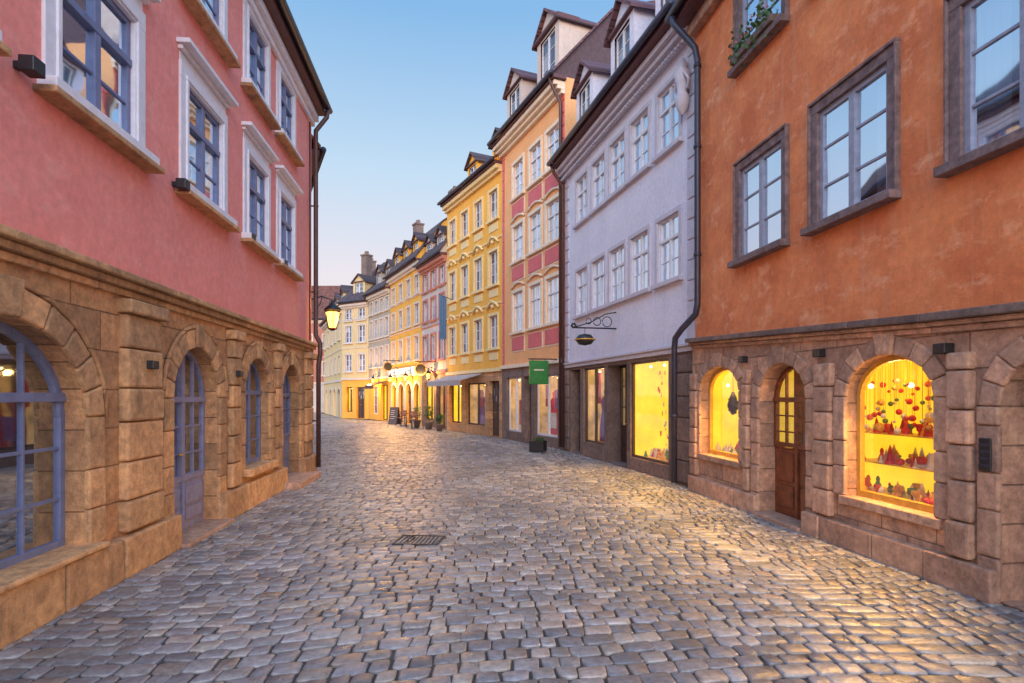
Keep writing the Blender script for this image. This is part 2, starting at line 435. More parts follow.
def chimney(B, u, n, z0, z1, mat='brownst', w=.6):
    C = B.p('chimney', mat, .01); C.box(u - w / 2, u + w / 2, n - w / 2, n + w / 2, z0, z1); C.box(u - w / 2 - .06, u + w / 2 + .06, n - w / 2 - .06, n + w / 2 + .06, z1 + .002, z1 + .12)
    C.box(u - .12, u + .12, n - .12, n + .12, z1 + .122, z1 + .4)

def shop(B, o, frame='darkwood', glow='glow', goods='mix', power=40, cols=1, back=-.85, fw=.06, dense=30, ext=.12, disp=7):
    glazing(B, o, cols, 1, frame, fw, glass='shopglass', curtain=0, tag='shop')
    d = o['depth'] + .06; u0, u1, z0, z1 = o['u0'] - .05, o['u1'] + ext, o['z0'], o['z1'] + .08
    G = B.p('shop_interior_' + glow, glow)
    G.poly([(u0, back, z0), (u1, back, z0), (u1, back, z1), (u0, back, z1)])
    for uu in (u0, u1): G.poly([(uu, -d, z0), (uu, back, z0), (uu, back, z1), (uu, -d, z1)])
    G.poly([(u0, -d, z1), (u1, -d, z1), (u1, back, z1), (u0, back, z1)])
    B.p('shop_shelf', 'goldg', .005).box(u0 + .01, u1 - .01, back + .01, -d, z0 - .05, z0 + .012)
    w = u1 - u0
    if power:
        B.light('shop_light', (o['u0'] + o['u1']) / 2, -d + .09, o['z1'] - max(.14, o['rise'] * .4), power, (1, .52, .10), .06, (0, 1, -1.25))
        if disp: B.light('display_light', (u0 + u1) / 2, -d - .12, z1 - .3, disp, (1, .62, .2), .06)
    S = B.p('shop_spots', 'bulb2', 0, True)
    for k in range(3): S.ball(((u0 + (k + .5) / 3 * w), -d - .3, o['z1'] - o['rise'] * .5 - .1), .028)
    if goods == 'mix':
        bag = ['red'] * 9 + ['whiteg'] * 3 + ['goldg'] * 3 + ['greeng'] * 2
        for lvl, zz in enumerate((z0 + .02, z0 + .38, z0 + .74)):
            if lvl: B.p('glass_shelves', 'goldg', .003).box(u0 + .1, u1 - .02, back + .05, -d - .25, zz - .015, zz)
            for k in range(int(dense * .8)):
                m = random.choice(bag if lvl else ['whiteg', 'greeng', 'goldg', 'red']); P = B.p('goods_' + m, m, 0, True); c = (R(u0 + .1, u1 - .06), R(back + .1, -d - .07 if lvl == 0 else -d - .26), zz)
                t = random.random(); s_ = R(.02, .065)
                if t < .3: P.ball((c[0], c[1], c[2] + s_), s_)
                elif t < .6: P.lathe(c, [(s_ * .9, 0), (s_ * .8, s_ * .6), (s_ * .35, s_ * 1.6), (s_ * .5, s_ * 2.1), (s_ * .3, s_ * 2.7), (.002, s_ * 3)], 8)
                elif t < .8: P.lathe(c, [(s_ * 1.1, 0), (s_ * .7, s_ * 1.2), (s_ * .75, s_ * 1.2), (s_ * .4, s_ * 2.4), (s_ * .45, s_ * 2.4), (.002, s_ * 4)], 8)
                else: P.lathe(c, [(s_ * .5, 0), (s_ * .2, s_ * .2), (s_ * .15, s_), (s_ * .8, s_ * 1.7), (s_ * .7, s_ * 2.3)], 8)
        for k in range(int(dense * 1.3)):
            m = random.choice(bag); P = B.p('goods_' + m, m, 0, True); uu = R(u0 + .35, u1 - .1); nn = R(back + .15, -d - .1); zz = z0 + .8 + abs(random.gauss(0, .3)); zz = min(zz, z1 - .35)
            P.ball((uu, nn, zz), R(.012, .042)); B.p('hanging_threads', 'goldg').tube([(uu, nn, zz), (uu, nn, z1 - .02)], .0022, 4)
    elif goods == 'lantern':
        P = B.p('goods_darkwood', 'darkwood', 0, True); c = (u0 + w * .62, -d - .2, z0)
        P.tube([(c[0], c[1], z1 - .02), (c[0], c[1], z0 + 1.15)], .006, 5)
        P.lathe((c[0], c[1], z0 + .72), [(.01, 0), (.05, .04), (.1, .14), (.1, .2), (.06, .32), (.02, .42)], 8)
        for k in range(9): B.p('goods_wreath', 'darkwood', 0, True).ball((c[0] + .15 * math.cos(k * .7), c[1], z0 + .9 + .15 * math.sin(k * .7)), .03)
        for k in range(40):
            m = random.choice(['whiteg', 'whiteg', 'goldg', 'greeng', 'red']); P = B.p('goods_' + m, m, 0, True); s_ = R(.03, .07)
            P.lathe((R(u0 + .1, u1 - .1), R(back + .15, -d - .08), z0 + .012), [(s_, 0), (s_ * .8, s_ * 1.2), (s_ * .3, s_ * 2), (.002, s_ * 3)], 8)
    elif goods == 'cards':
        for k in range(90):
            mm = random.choice(['red', 'goldg', 'goldg', 'whiteg', 'whiteg']); P = B.p('cards_' + mm, mm); uu = R(u0 + .1, u1 - .12); zz = R(z0 + .25, z1 - .35); n_ = back + .02 + k * .0008
            P.box(uu, uu + R(.03, .09), n_, n_ + .008, zz, zz + R(.04, .12))
        for k in range(26):
            mm = random.choice(['red', 'whiteg', 'goldg', 'greeng']); P = B.p('goods_' + mm, mm, 0, True); s_ = R(.04, .09)
            P.lathe((R(u0 + .12, u1 - .12), R(back + .15, -d - .12), z0 + .012), [(s_, 0), (s_ * .8, s_ * 1.4), (s_ * .4, s_ * 2), (s_ * .5, s_ * 2.4), (.002, s_ * 3.2)], 8)
    elif goods == 'posters':
        for k in range(4):
            m = random.choice(['red', 'red', 'violet', 'whiteg']); P = B.p('poster_' + m, m, .003); uu = R(u0 + .1, max(u0 + .12, u1 - .6)); zz = R(z0 + .2, z1 - 1.1)
            P.box(uu, uu + R(.3, .5), -d - .15 - .05 * k, -d - .14 - .05 * k, zz, zz + R(.5, 1.0))
        for k in range(3):
            c = (u0 + w * (k + .5) / 3, -d - .5, z0 + .02); m = random.choice(['red', 'violet', 'whiteg'])
            B.p('mannequin_' + m, m, 0, True).lathe(c, [(.2, 0), (.2, .4), (.13, .9), (.17, 1.2), (.06, 1.35), (.08, 1.5), (.002, 1.6)], 10)

def door(B, o, mat='wood', glazed=.45, leaves=2, base=True):
    d = o['depth']; u0, u1, z0, z1, r = o['u0'], o['u1'], o['z0'], o['z1'], o['rise']; zs = z1 - r
    F = B.p('door_' + mat, mat, .006); P = B.p('door_panels_' + mat, mat, .006)
    split = z0 + (zs - z0) * (1 - glazed)
    glazing(B, op(u0, u1, split, z1, r, d), leaves * 2, 3, mat, .06, .022, zs - .02 if r else None, curtain=.0, tag='door_glass', glass='glass' if B.far else 'darkglass')
    F.box(u0, u1, -d - .03, -d + .01, z0 + .01, split - .003)
    for k in range(leaves):
        a = u0 + (u1 - u0) * k / leaves; b = u0 + (u1 - u0) * (k + 1) / leaves; h = (split - z0)
        for (za, zb) in ((z0 + .14, z0 + h * .45), (z0 + h * .52, split - .08)):
            if zb - za > .08: P.box(a + .09, b - .09, -d + .0, -d + .035, za, zb)
    F.box((u0 + u1) / 2 - .03, (u0 + u1) / 2 + .03, -d - .02, -d + .045, z0 + .012, split + .02)
    B.p('door_handle', 'goldg', 0, True).tube([((u0 + u1) / 2 + .09, -d + .02, z0 + 1.02), ((u0 + u1) / 2 + .09, -d + .08, z0 + 1.02), ((u0 + u1) / 2 + .2, -d + .08, z0 + 1.02)], .013, 6)

def spot(B, u, z, w=.13, h=.11, mat='iron'):
    S = B.p('wall_spots', mat, .01); S.box(u - w / 2, u + w / 2, .06, .06 + w * .9, z - h / 2, z + h / 2); S.box(u - .03, u + .03, .0, .062, z - .03, z + .03)

# ================================================================== LEFT HOUSE (pink)
def XLw(Y): return -3.32 - .105 * Y
def left_pink():
    Y0, Y1 = 13.4, -1.0
    B = Thing('pink_stone_house', (XLw(Y0), Y0), (XLw(Y1), Y1))
    u = B.u; H = 8.55
    a1 = op(u(5.15), u(3.2), .42, 2.40, .8, .2)
    a2 = op(u(8.05), u(6.72), .02, 2.42, .66, .2)
    a3 = op(u(10.27), u(9.05), .62, 2.42, .58, .16)
    a4 = op(u(12.35), u(11.05), .02, 2.42, .6, .22)
    a0 = op(u(2.0), u(.2), .42, 2.42, .85, .22)
    G = [a0, a1, a2, a3, a4]
    wall(B.p('ground_floor_wall', 'stoneL'), 0, B.len, 0, 2.8, G, .0)
    for o in G: voussoirs(B, o, .24, .035, 'stoneLb', 11)
    for o in G:
        A = arc(o, grow=.26); B.p('arch_moulding', 'stoneL', 0, True).tube([(p[0], .03, p[1]) for p in A], .025, 6)
    for (a, b) in ((6.35, 5.66), (2.95, 2.3), (8.72, 8.38), (10.8, 10.55), (13.38, 12.75)):
        stack(B, u(a), u(b), .42, 2.62, .10 if a != 13.38 else .06, 'stoneLb', .37)
        B.p('pier_capital', 'stoneLb', .02).box(u(a) - .04, u(b) + .04, -.02, .15, 2.62, 2.76)
    Pl = B.p('plinth', 'stoneLb', .025); edges = [0] + [x for o in (a4, a2) for x in (o['u0'] - .0, o['u1'])] + [B.len]
    for i in range(0, len(edges), 2):
        x = edges[i]
        while x < edges[i + 1] - .05:
            x2 = min(x + R(.8, 1.2), edges[i + 1])
            if edges[i + 1] - x2 < .3: x2 = edges[i + 1]
            Pl.box(x + .004, x2 - .004, -.05, .13 + R(-.006, .006), -.02, .40 + R(-.008, .008)); x = x2
    for o in (a0, a1, a3): B.p('arch_sills', 'stoneLb', .015).box(o['u0'] - .1, o['u1'] + .1, -.18, .16, o['z0'] - .12 if o is a3 else .403, o['z0'] + .003 if o is a3 else .45)
    T = B.p('string_course', 'stoneLb', .015)
    x = -.02
    while x < B.len - .1:
        x2 = min(x + R(1.0, 1.5), B.len); x2 = B.len if B.len - x2 < .4 else x2
        T.box(x + .002, x2 - .002, -.05, .05, 2.79, 2.86); T.box(x + .002, x2 - .002, -.05, .11, 2.862, 2.93); T.box(x + .002, x2 - .002, -.05, .17 + R(-.004, .004), 2.932, 3.0); x = x2
    F = []
    for (yc, w) in ((5.35, 1.12), (7.62, 1.05), (9.66, .92), (11.35, .9), (3.2, 1.1), (1.0, 1.1)):
        F.append(op(u(yc) - w / 2, u(yc) + w / 2, 4.36, 5.68, 0, .05)); F.append(op(u(yc) - w / 2, u(yc) + w / 2, 6.8, 8.0, 0, .05))
    wall(B.p('upper_wall', 'pink'), 0, B.len, 2.8, H, F, .002)
    for i, o in enumerate(F):
        glazing(B, o, 2, 3, 'bluefr', .06, .028, o['z0'] + (o['z1'] - o['z0']) * .66, curtain=.5)
        surround(B, o, .2, .03, 'whitetrim', .12, .13 if i % 2 == 0 else .08)
        T2 = B.p('surround_inner', 'whitetrim', .006)
        for (x0, x1) in ((o['u0'] - .07, o['u0'] - .02), (o['u1'] + .02, o['u1'] + .07)): T2.box(x0, x1, .02, .05, o['z0'] + .01, o['z1'] + .02)
        T2.box(o['u0'] - .07, o['u1'] + .07, .02, .052, o['z1'] + .022, o['z1'] + .07)
        B.p('sill_slabs', 'stoneLb', .01).box(o['u0'] - .3, o['u1'] + .3, -.02, .18, o['z0'] - .15, o['z0'] - .092)
    glazing(B, a1, 4, 3, 'bluefr', .065, .028, 1.78, curtain=0, tag='arch_window', glass='darkglass'); glazing(B, a0, 4, 3, 'bluefr', .07, .03, 1.78, curtain=0, tag='arch_window', glass='darkglass')
    glazing(B, a3, 2, 3, 'bluefr', .06, .028, 1.84, curtain=0, tag='arch_window', glass='darkglass')
    door(B, a2, 'violetdoor', .62); door(B, a4, 'bluefr', .5)
    B.p('door_steps', 'stoneRb', .02).box(a2['u0'] - .05, a2['u1'] + .05, -.2, .22, -.02, .045); B.p('door_steps', 'stoneRb', .02).box(a4['u0'] - .2, a4['u1'] + .25, -.2, .42, -.02, .12)
    B.light('room_lamp', u(4.6), -1.0, 2.0, 16, (1, .55, .2), .1)
    for (yy, nn, zz) in ((4.6, -.6, 1.75), (5.2, -.9, 1.95), (4.9, -1.2, 1.3), (5.6, -1.3, 1.6)): B.p('room_lamp_bulbs', 'bulb', 0, True).ball((u(yy), nn, zz), .04)
    for y in (4.32, 6.75, 9.04, 10.8): spot(B, u(y), 4.3, .13, .12)
    for y in (6.05, 8.52): spot(B, u(y), 2.12, .12, .09)
    shell(B, H, 'pink')
    B.p('cornice', 'whitetrim', .012).box(-.03, B.len, .0, .08, H - .42, H - .30); B.p('cornice', 'whitetrim', .012).box(-.06, B.len, .0, .16, H - .298, H - .15)
    roof(B, H + .0, .34, 3.4, 9, 'roof', .1, plas='pink')
    P = B.p('downpipe', 'redpipe', 0, True)
    P.tube([(.12, .4, H - .05), (.12, .38, H - .25), (.16, .14, H - .6), (.16, .14, 3.2), (.16, .24, 3.0), (.16, .24, 2.75), (.16, .2, 2.5), (.16, .2, .12)], .055)
    for z in (1.2, 4.2, 6.2): P.tube([(.16, .02, z), (.16, .2, z)], .02, 6)
    P.tube([(.38, .06, H - .5), (.38, .06, 3.05)], .018, 6)
    B.done()
left_pink()

def left_far():
    B = Thing('rendered_house', (-10.3, 25.0), (-5.02, 14.0)); B.far = True
    H = 7.9; F = []
    for yc in (15.2, 17.2, 19.2, 21.2):
        for z in (3.9, 6.1): F.append(op(B.u(yc) - .45, B.u(yc) + .45, z, z + 1.4, 0, .15))
    wall(B.p('wall', 'redfar'), 0, B.len, 0, H, F, 0)
    for o in F: glazing(B, o); surround(B, o, .1, .04, 'creamtrim')
    shell(B, H, 'redfar', 3.5); roof(B, H, .3, 2.2, 3.5, 'roofr', .02); B.done()
left_far()

# ================================================================== RIGHT: orange house with sandstone shops
def right_orange():
    X = lambda Y: 4.91 - .128 * Y
    B = Thing('orange_stone_house', (X(0), 0), (X(10.9), 10.9)); u = B.u; H = 9.0
    w1 = op(u(9.19), u(10.55), .72, 2.29, .42, .12); dr = op(u(7.5), u(8.62), .02, 2.25, .5, .2)
    w2 = op(u(5.56), u(6.78), .60, 2.24, .46, .10); d2 = op(u(3.75), u(4.92), .02, 2.2, .5, .32); w3 = op(u(1.4), u(2.7), .6, 2.2, .46, .2)
    G = [w1, dr, w2, d2, w3]; n0 = .06
    S = B.p('ground_floor_wall', 'stoneR'); wall(S, 0, B.len, 0, 2.32, G, n0)
    zl = lambda Y: 2.42 + .053 * max(0, Y - 4.78)
    ys = [0, 4.78, 10.9]
    for a, b in zip(ys[:-1], ys[1:]): S.poly([(u(a), n0, 2.32), (u(a), n0, zl(a)), (u(b), n0, zl(b)), (u(b), n0, 2.32)])
    T = B.p('string_course', 'stoneRb', .012); Tg = B.p('string_course_cap', 'brownst', .012)
    ys = [0]
    while ys[-1] < 10.9:
        ys.append(10.9 if 10.9 - ys[-1] < 1.7 else ys[-1] + R(.9, 1.4))
    for a, b in zip(ys[:-1], ys[1:]):
        for part, (lo, hi, pr) in ((T, (-.06, .0, .10)), (T, (.002, .05, .15)), (Tg, (.052, .13, .22))):
            ua, ub = u(a) + .002, u(b) - .002
            part.hexa([(ua, -.03, zl(a) + lo), (ub, -.03, zl(b) + lo), (ub, pr, zl(b) + lo), (ua, pr, zl(a) + lo)], [(ua, -.03, zl(a) + hi), (ub, -.03, zl(b) + hi), (ub, pr, zl(b) + hi), (ua, pr, zl(a) + hi)])
    for o in G: voussoirs(B, o, .2, .03, 'stoneRb', 9, n0)
    for (a, b) in ((10.62, 10.88), (8.84, 9.0), (6.98, 7.3), (5.14, 5.38), (3.0, 3.5)): stack(B, u(a), u(b), .3, 2.2, .085, 'stoneRb', .33, n=n0)
    Pl = B.p('plinth', 'stoneRb', .02)
    segs = [(0, d2['u0']), (d2['u1'], dr['u0']), (dr['u1'], B.len)]
    for a, b in segs:
        x = a
        while x < b - .05:
            x2 = min(b, x + R(.6, 1.0)); x2 = b if b - x2 < .25 else x2
            Pl.box(x + .004, x2 - .004, 0, n0 + .1 + R(-.01, .01), -.02, .28 + R(-.01, .01)); x = x2
    for o in (w1, w2, w3): B.p('shop_sills', 'stoneRb', .012).box(o['u0'] - .08, o['u1'] + .08, -.08, n0 + .05, o['z0'] - .1, o['z0'] + .003)
    shop(B, w1, 'goldg', 'glow', 'lantern', 520, ext=.3, disp=5); shop(B, w2, 'goldg', 'glow', 'mix', 520, dense=60, ext=.55, disp=8); shop(B, w3, 'goldg', 'glow', 'mix', 200)
    door(B, dr, 'wood', .42); door(B, d2, 'darkwood', .4)
    B.light('doorway_light', (dr['u0'] + dr['u1']) / 2, -.8, 2.0, 30, (1, .5, .15))
    B.p('door_step', 'stoneRb', .015).box(dr['u0'], dr['u1'], -.15, .2, -.02, .05)
    B.p('letter_slot', 'iron', .01).box(u(4.97), u(5.08), n0 + .0, n0 + .05, 1.13, 1.42)
    for k in range(4): B.p('letter_slot_bars', 'pipe').box(u(4.98), u(5.07), n0 + .05, n0 + .06, 1.17 + k * .06, 1.19 + k * .06)
    for y, z, w in ((9.0, 2.36, .12), (7.2, 2.33, .12), (5.42, 2.24, .13)): spot(B, u(y), z, w, .1, 'iron' if y > 6 else 'pipe')
    F = []
    for (a, b) in ((8.12, 9.25), (6.2, 7.35), (4.2, 5.33), (2.2, 3.3)):
        F.append(op(u(a), u(b), 3.98, 5.45, 0, .04)); F.append(op(u(a), u(b), 7.12, 8.5, 0, .04))
    wall(B.p('upper_wall', 'orange'), 0, B.len, 2.3, H, F, 0)
    for o in F:
        glazing(B, o, 2, 3, 'bluegrey', .065, .03, None, curtain=.7)
        surround(B, o, .12, .035, 'greytrim', .12)
        T2 = B.p('surround_outer', 'greytrim', .006); e = .12
        T2.box(o['u0'] - e - .03, o['u0'] - e, -.02, .065, o['z0'], o['z1'] + e); T2.box(o['u1'] + e, o['u1'] + e + .03, -.02, .065, o['z0'], o['z1'] + e); T2.box(o['u0'] - e - .03, o['u1'] + e + .03, -.02, .067, o['z1'] + e + .002, o['z1'] + e + .04)
    o = F[1]; fb = B.p('flower_box', 'brownst', .01); fb.box(o['u0'], o['u1'], .05, .2, 7.13, 7.24)
    Lf = B.p('plants', 'leaf'); Fl = B.p('blossoms', 'flower', 0, True)
    for k in range(260):
        c = Vector((R(o['u0'], o['u1']), R(.05, .26), 7.24 + abs(random.gauss(0, .16)) - (R(0, .3) if random.random() < .3 else 0)))
        a = Vector((R(-1, 1), R(-1, 1), R(-1, 1))).normalized() * .04; b = a.orthogonal().normalized() * .025
        Lf.poly([c - a, c + b, c + a, c - b])
    for k in range(14): Fl.ball((R(o['u0'], o['u1']), R(.1, .26), R(7.3, 7.5)), .02, 6)
    shell(B, H, 'orange')
    B.p('cornice', 'stoneRb', .012).box(0, B.len, 0, .16, H - .36, H - .15)
    roof(B, H, .45, 3.4, 9, 'roof', .1, plas='orange')
    P = B.p('downpipe', 'pipe', 0, True); Lq = B.len
    P.tube([(Lq - .1, .5, H - .02), (Lq - .12, .5, H - .2), (Lq - .2, .4, H - .38), (Lq - .32, .16, H - .75), (Lq - .34, .12, H - 1.0), (Lq - .34, .12, 3.5), (Lq - .3, .14, 3.3), (Lq - .05, .3, 3.05), (Lq + .15, .34, 2.9), (Lq + .2, .34, 2.7), (Lq + .2, .34, .1)], .06, 10)
    for z in (1.4, 4.4, 6.4, 7.9): P.tube([(Lq + (.2 if z < 3 else -.34), .34 if z < 3 else .12, z - .03), (Lq + (.2 if z < 3 else -.34), .34 if z < 3 else .12, z + .03)], .075, 10)
    B.done()
right_orange()

# ================================================================== RIGHT 2: lavender-white house
def right_white():
    X = lambda Y: 6.19 - .241 * Y
    B = Thing('white_shop_house', (X(10.92), 10.92), (X(18.5), 18.5)); u = B.u; H = 9.25
    F = []
    for yc in (11.98, 13.28, 14.5, 15.72, 16.98):
        for (a, b) in ((4.2, 5.55), (6.98, 8.32)): F.append(op(u(yc) - .45, u(yc) + .45, a, b, 0, .07))
    s1 = op(u(12.0), u(13.8), .3, 2.58, 0, .08); dr = op(u(13.98), u(15.15), .03, 2.58, 0, .4); s2 = op(u(15.35), u(16.9), .42, 2.58, 0, .1); d2 = op(u(17.15), u(18.0), .03, 2.58, 0, .3)
    wall(B.p('ground_floor_wall', 'brownst'), 0, B.len, 0, 2.7, [s1, dr, s2, d2], .0)
    wall(B.p('upper_wall', 'white'), 0, B.len, 2.7, H, F, .0)
    T = B.p('trim', 'lavtrim', .01)
    T.box(0, B.len, -.02, .06, 2.66, 2.76); T.box(0, B.len, -.02, .1, 2.762, 2.82)
    for o in F:
        glazing(B, o, 2, 3, 'whitefr', .05, .022, o['z0'] + .9, curtain=.6); surround(B, o, .1, .04, 'lavtrim', .07)
    for uu in (.1, B.len - .32):
        z = 2.85
        while z < H - .6: T.box(uu - .08, uu + .22, -.02, .035, z, z + .36); z += .4
    T.box(0, B.len, 0, .12, H - .5, H - .4); T.box(0, B.len, 0, .22, H - .398, H - .28); T.box(0, B.len, 0, .32, H - .278, H - .15)
    for k in range(60): T.box(.08 + k * .13, .14 + k * .13, .1, .2, H - .56, H - .502)
    Or = B.p('carved_ornament', 'lavtrim', 0, True)
    Or.lathe((.3, .14, 7.3), [(.02, 0), (.1, .1), (.16, .3), (.1, .42), (.13, .6), (.17, .8), (.08, .92), (.09, 1.0), (.05, 1.1), (.002, 1.13)], 10)
    for s_ in (-1, 1):
        Or.tube([(.3, .14, 8.0), (.3 + s_ * .16, .2, 8.05), (.3 + s_ * .25, .16, 7.9), (.3 + s_ * .18, .12, 7.75), (.3 + s_ * .1, .12, 7.82)], .03, 6)
    stack(B, .02, .85, .05, 2.6, .07, 'brownst', .42, 'pilasters'); stack(B, B.len - .42, B.len - .1, .05, 2.6, .06, 'brownst', .42, 'pilasters')
    shop(B, s1, 'darkwood', 'glow', 'cards', 560, 1, fw=.05, disp=6); shop(B, s2, 'darkwood', 'glowdim', 'posters', 50, 2, fw=.05, disp=8)
    door(B, dr, 'darkwood', .65); door(B, d2, 'darkwood', .3)
    shell(B, H, 'white'); roof(B, H, .5, 3.4, 9, 'roofp', .02, plas='white')
    dormer(B, u(14.0), 1.35, H + .1, 1.55, .12, 'white', 'roofp'); dormer(B, u(16.5), 1.3, H + .1, 1.5, .12, 'white', 'roofp'); dormer(B, u(11.7), 1.3, H + .1, 1.5, .12, 'white', 'roofp')
    I = B.p('sign_bracket', 'iron', 0, True); us = u(14.6); z = 3.5
    I.tube([(us, 0, z), (us, 1.15, z)], .02, 6); I.tube([(us, 0, z + .42), (us, .3, z + .36), (us, .7, z + .14), (us, 1.1, z + .02)], .015, 6)
    for (c, r) in ((.25, .13), (.52, .1), (.75, .07)):
        I.tube([(us, c + r * math.cos(t * .5), z + .17 + r * math.sin(t * .5)) for t in range(13)], .012, 5)
    for k in range(7): I.ball((us, 1.15 + .05 * math.cos(k), z + .05 + .05 * math.sin(k)), .03, 6)
    I.tube([(us, .85, z), (us, .85, z - .16)], .008, 5)
    B.p('sign_plaque', 'iron', 0, True).lathe((us, .85, z - .3), [(.002, -.15), (.16, -.12), (.26, 0), (.16, .12), (.002, .15)], 14)
    B.p('sign_gilding', 'goldg', 0, True).tube([(us - .0 + .27 * math.cos(t * .4), .85 + .27 * math.sin(t * .4), z - .3) for t in range(17)], .015, 6)
    P = B.p('downpipe', 'redpipe', 0, True); P.tube([(B.len - .06, .52, H), (B.len - .06, .4, H - .3), (B.len - .06, .1, H - .7), (B.len - .06, .1, .1)], .055)
    B.done()
right_white()

# ================================================================== RIGHT 3: peach baroque house
def right_peach():
    B = Thing('peach_baroque_house', (1.73, 18.5), (-.416, 23.65)); u = B.u; H = 12.15; F = []
    cols = [(18.85, 19.75), (20.15, 21.05), (21.6, 22.5)]
    for (a, b) in cols:
        for (z0, z1) in ((4.25, 5.8), (7.0, 8.4), (9.5, 10.85)): F.append(op(u(a), u(b), z0, z1, 0, .08))
    s1 = op(u(19.0), u(20.7), .35, 2.5, 0, .15); dr = op(u(20.95), u(21.6), .03, 2.5, 0, .3); s2 = op(u(21.8), u(23.2), .35, 2.5, 0, .15)
    wall(B.p('ground_floor_wall', 'brownst'), 0, B.len, 0, 2.9, [s1, dr, s2], 0)
    wall(B.p('upper_wall', 'peach'), 0, B.len, 2.9, H, F, 0)
    T = B.p('trim', 'creamtrim', .01)
    T.box(0, B.len, -.02, .1, 2.86, 3.0)
    for o in F:
        glazing(B, o, 2, 3, 'whitefr', .05, .025, o['z0'] + (o['z1'] - o['z0']) * .66, curtain=.4); surround(B, o, .12, .05, 'creamtrim', .08)
        Pp = B.p('pink_panels', 'pinkpanel', .01); Pp.box(o['u0'] - .08, o['u1'] + .08, -.02, .045, o['z0'] - .72, o['z0'] - .2)
        T.box(o['u0'] - .14, o['u1'] + .14, -.02, .022, o['z0'] - .78, o['z0'] - .14)
        if o['z0'] < 9:
            A = [(o['u0'] - .14 + (o['u1'] - o['u0'] + .28) * t / 8, o['z1'] + .2 + .16 * math.sin(math.pi * t / 8)) for t in range(9)]
            B.p('pediment', 'creamtrim', 0, True).tube([(p[0], .05, p[1]) for p in A], .04, 6)
    for yy in (18.62, 23.45):
        z = 3.05
        while z < H - .7: B.p('quoins', 'pinkpanel', .01).box(u(yy) - .1, u(yy) + .1, -.02, .032, z, z + .38); z += .42
    T.box(0, B.len + .02, 0, .14, H - .55, H - .42); T.box(0, B.len + .03, 0, .28, H - .418, H - .3); T.box(0, B.len + .04, 0, .4, H - .298, H - .15)
    shop(B, s1, 'whitefr', 'glowdim', 'posters', 50, 2, disp=10); shop(B, s2, 'whitefr', 'glowdim', 'posters', 50, 2, disp=10); door(B, dr, 'darkwood', .6, 1)
    shell(B, H, 'peach', 10); roof(B, H, .5, 3.9, 10, 'roofp', .12, plas='slate', steep=(1.7, 2.5))
    dormer(B, u(19.5), 1.7, H + .15, 1.9, .1, 'ivory', 'roofp'); dormer(B, u(22.2), 1.5, H + .15, 1.5, .1, 'peach', 'roofp')
    M1 = B.p('dormer_trim', 'maroon', .01); M1.box(u(18.55), u(20.5), -.1, .2, H + .0, H + .13); M1.box(u(18.6), u(20.4), -.6, .22, H + 2.05, H + 2.16)
    P = B.p('downpipe', 'redpipe', 0, True); P.tube([(.15, .52, H), (.15, .4, H - .3), (.15, .1, H - .8), (.15, .1, .1)], .055)
    B.done()
    S = Thing('shop_sign', (1.2, 18.75), (.55, 18.60)); S.p('board', 'green', .02).box(.0, .66, -.03, .03, 2.15, 2.93); S.p('frame', 'iron', .01).box(-.5, .68, -.015, .015, 2.96, 3.0); S.p('frame', 'iron', .01).box(.1, .13, -.014, .014, 2.93, 2.97); S.p('frame', 'iron', .01).box(.53, .56, -.014, .014, 2.93, 2.97)
    for sg in (-1, 1):
        S.p('lettering', 'whiteg', .002).box(.16, .50, sg * .031, sg * .037, 2.6, 2.64)
    S.done()
right_peach()

# ================================================================== generic houses further down the street
def house(name, P0, P1, H, mat, gz, rows, ncol, ground='stoneL', trim='creamtrim', frame='whitefr', gops=(), roofm='roof', rise=3.5, steep=None, depth=9, ww=.9, dorm=(), dmat=None, chim=(), pan=None, panmat='whitetrim', goods='posters', far=True):
    B = Thing(name, P0, P1); L = B.len; F = []; B.far = far
    for c in range(ncol):
        uc = L * (c + .5) / ncol
        for (z0, z1) in rows: F.append(op(uc - ww / 2, uc + ww / 2, z0, z1, 0, .1))
    G = []
    for (a, b, z0, z1, r, kind) in gops: G.append((op(a * L, b * L, z0, z1, r, .2), kind))
    wall(B.p('ground_floor_wall', ground), 0, L, 0, gz, [g[0] for g in G], 0); wall(B.p('upper_wall', mat), 0, L, gz, H, F, 0)
    T = B.p('trim', trim, .01); T.box(0, L, -.02, .09, gz - .05, gz + .1); T.box(0, L, 0, .14, H - .45, H - .32); T.box(0, L, 0, .28, H - .318, H - .15)
    for i in range(len(rows) - 1): T.box(0, L, -.02, .05, rows[i][1] + .45, rows[i][1] + .52)
    for o in F:
        glazing(B, o, 2, 3, frame, .05, .025, None, curtain=.8); surround(B, o, .10, .05, trim, .08)
        if pan: B.p('ornaments', panmat, .01).box(o['u0'], o['u1'], -.02, .03, o['z0'] - .5, o['z0'] - .18)
    for o, kind in G:
        if o['rise']: voussoirs(B, o, .16, .03, trim, 7, 0, True)
        if kind == 'door': door(B, o, 'darkwood', .4)
        elif kind == 'lit': shop(B, o, 'darkwood', 'glow', None, 260, 2, disp=0)
        elif kind == 'dim': shop(B, o, 'darkwood', 'glowdim', goods, 110, 2, disp=0)
        elif kind == 'win': glazing(B, o, 2, 3, 'whitefr', curtain=.5)
    shell(B, H, mat, depth); roof(B, H, .4, rise, depth, roofm, .05, plas=mat, steep=steep)
    for (t, w, h, n, zb) in dorm: dormer(B, t * L, w, H + zb, h, n, dmat or mat, roofm)
    for (t, n, z0, z1) in chim: chimney(B, t * L, n, H + z0, H + z1)
    return B

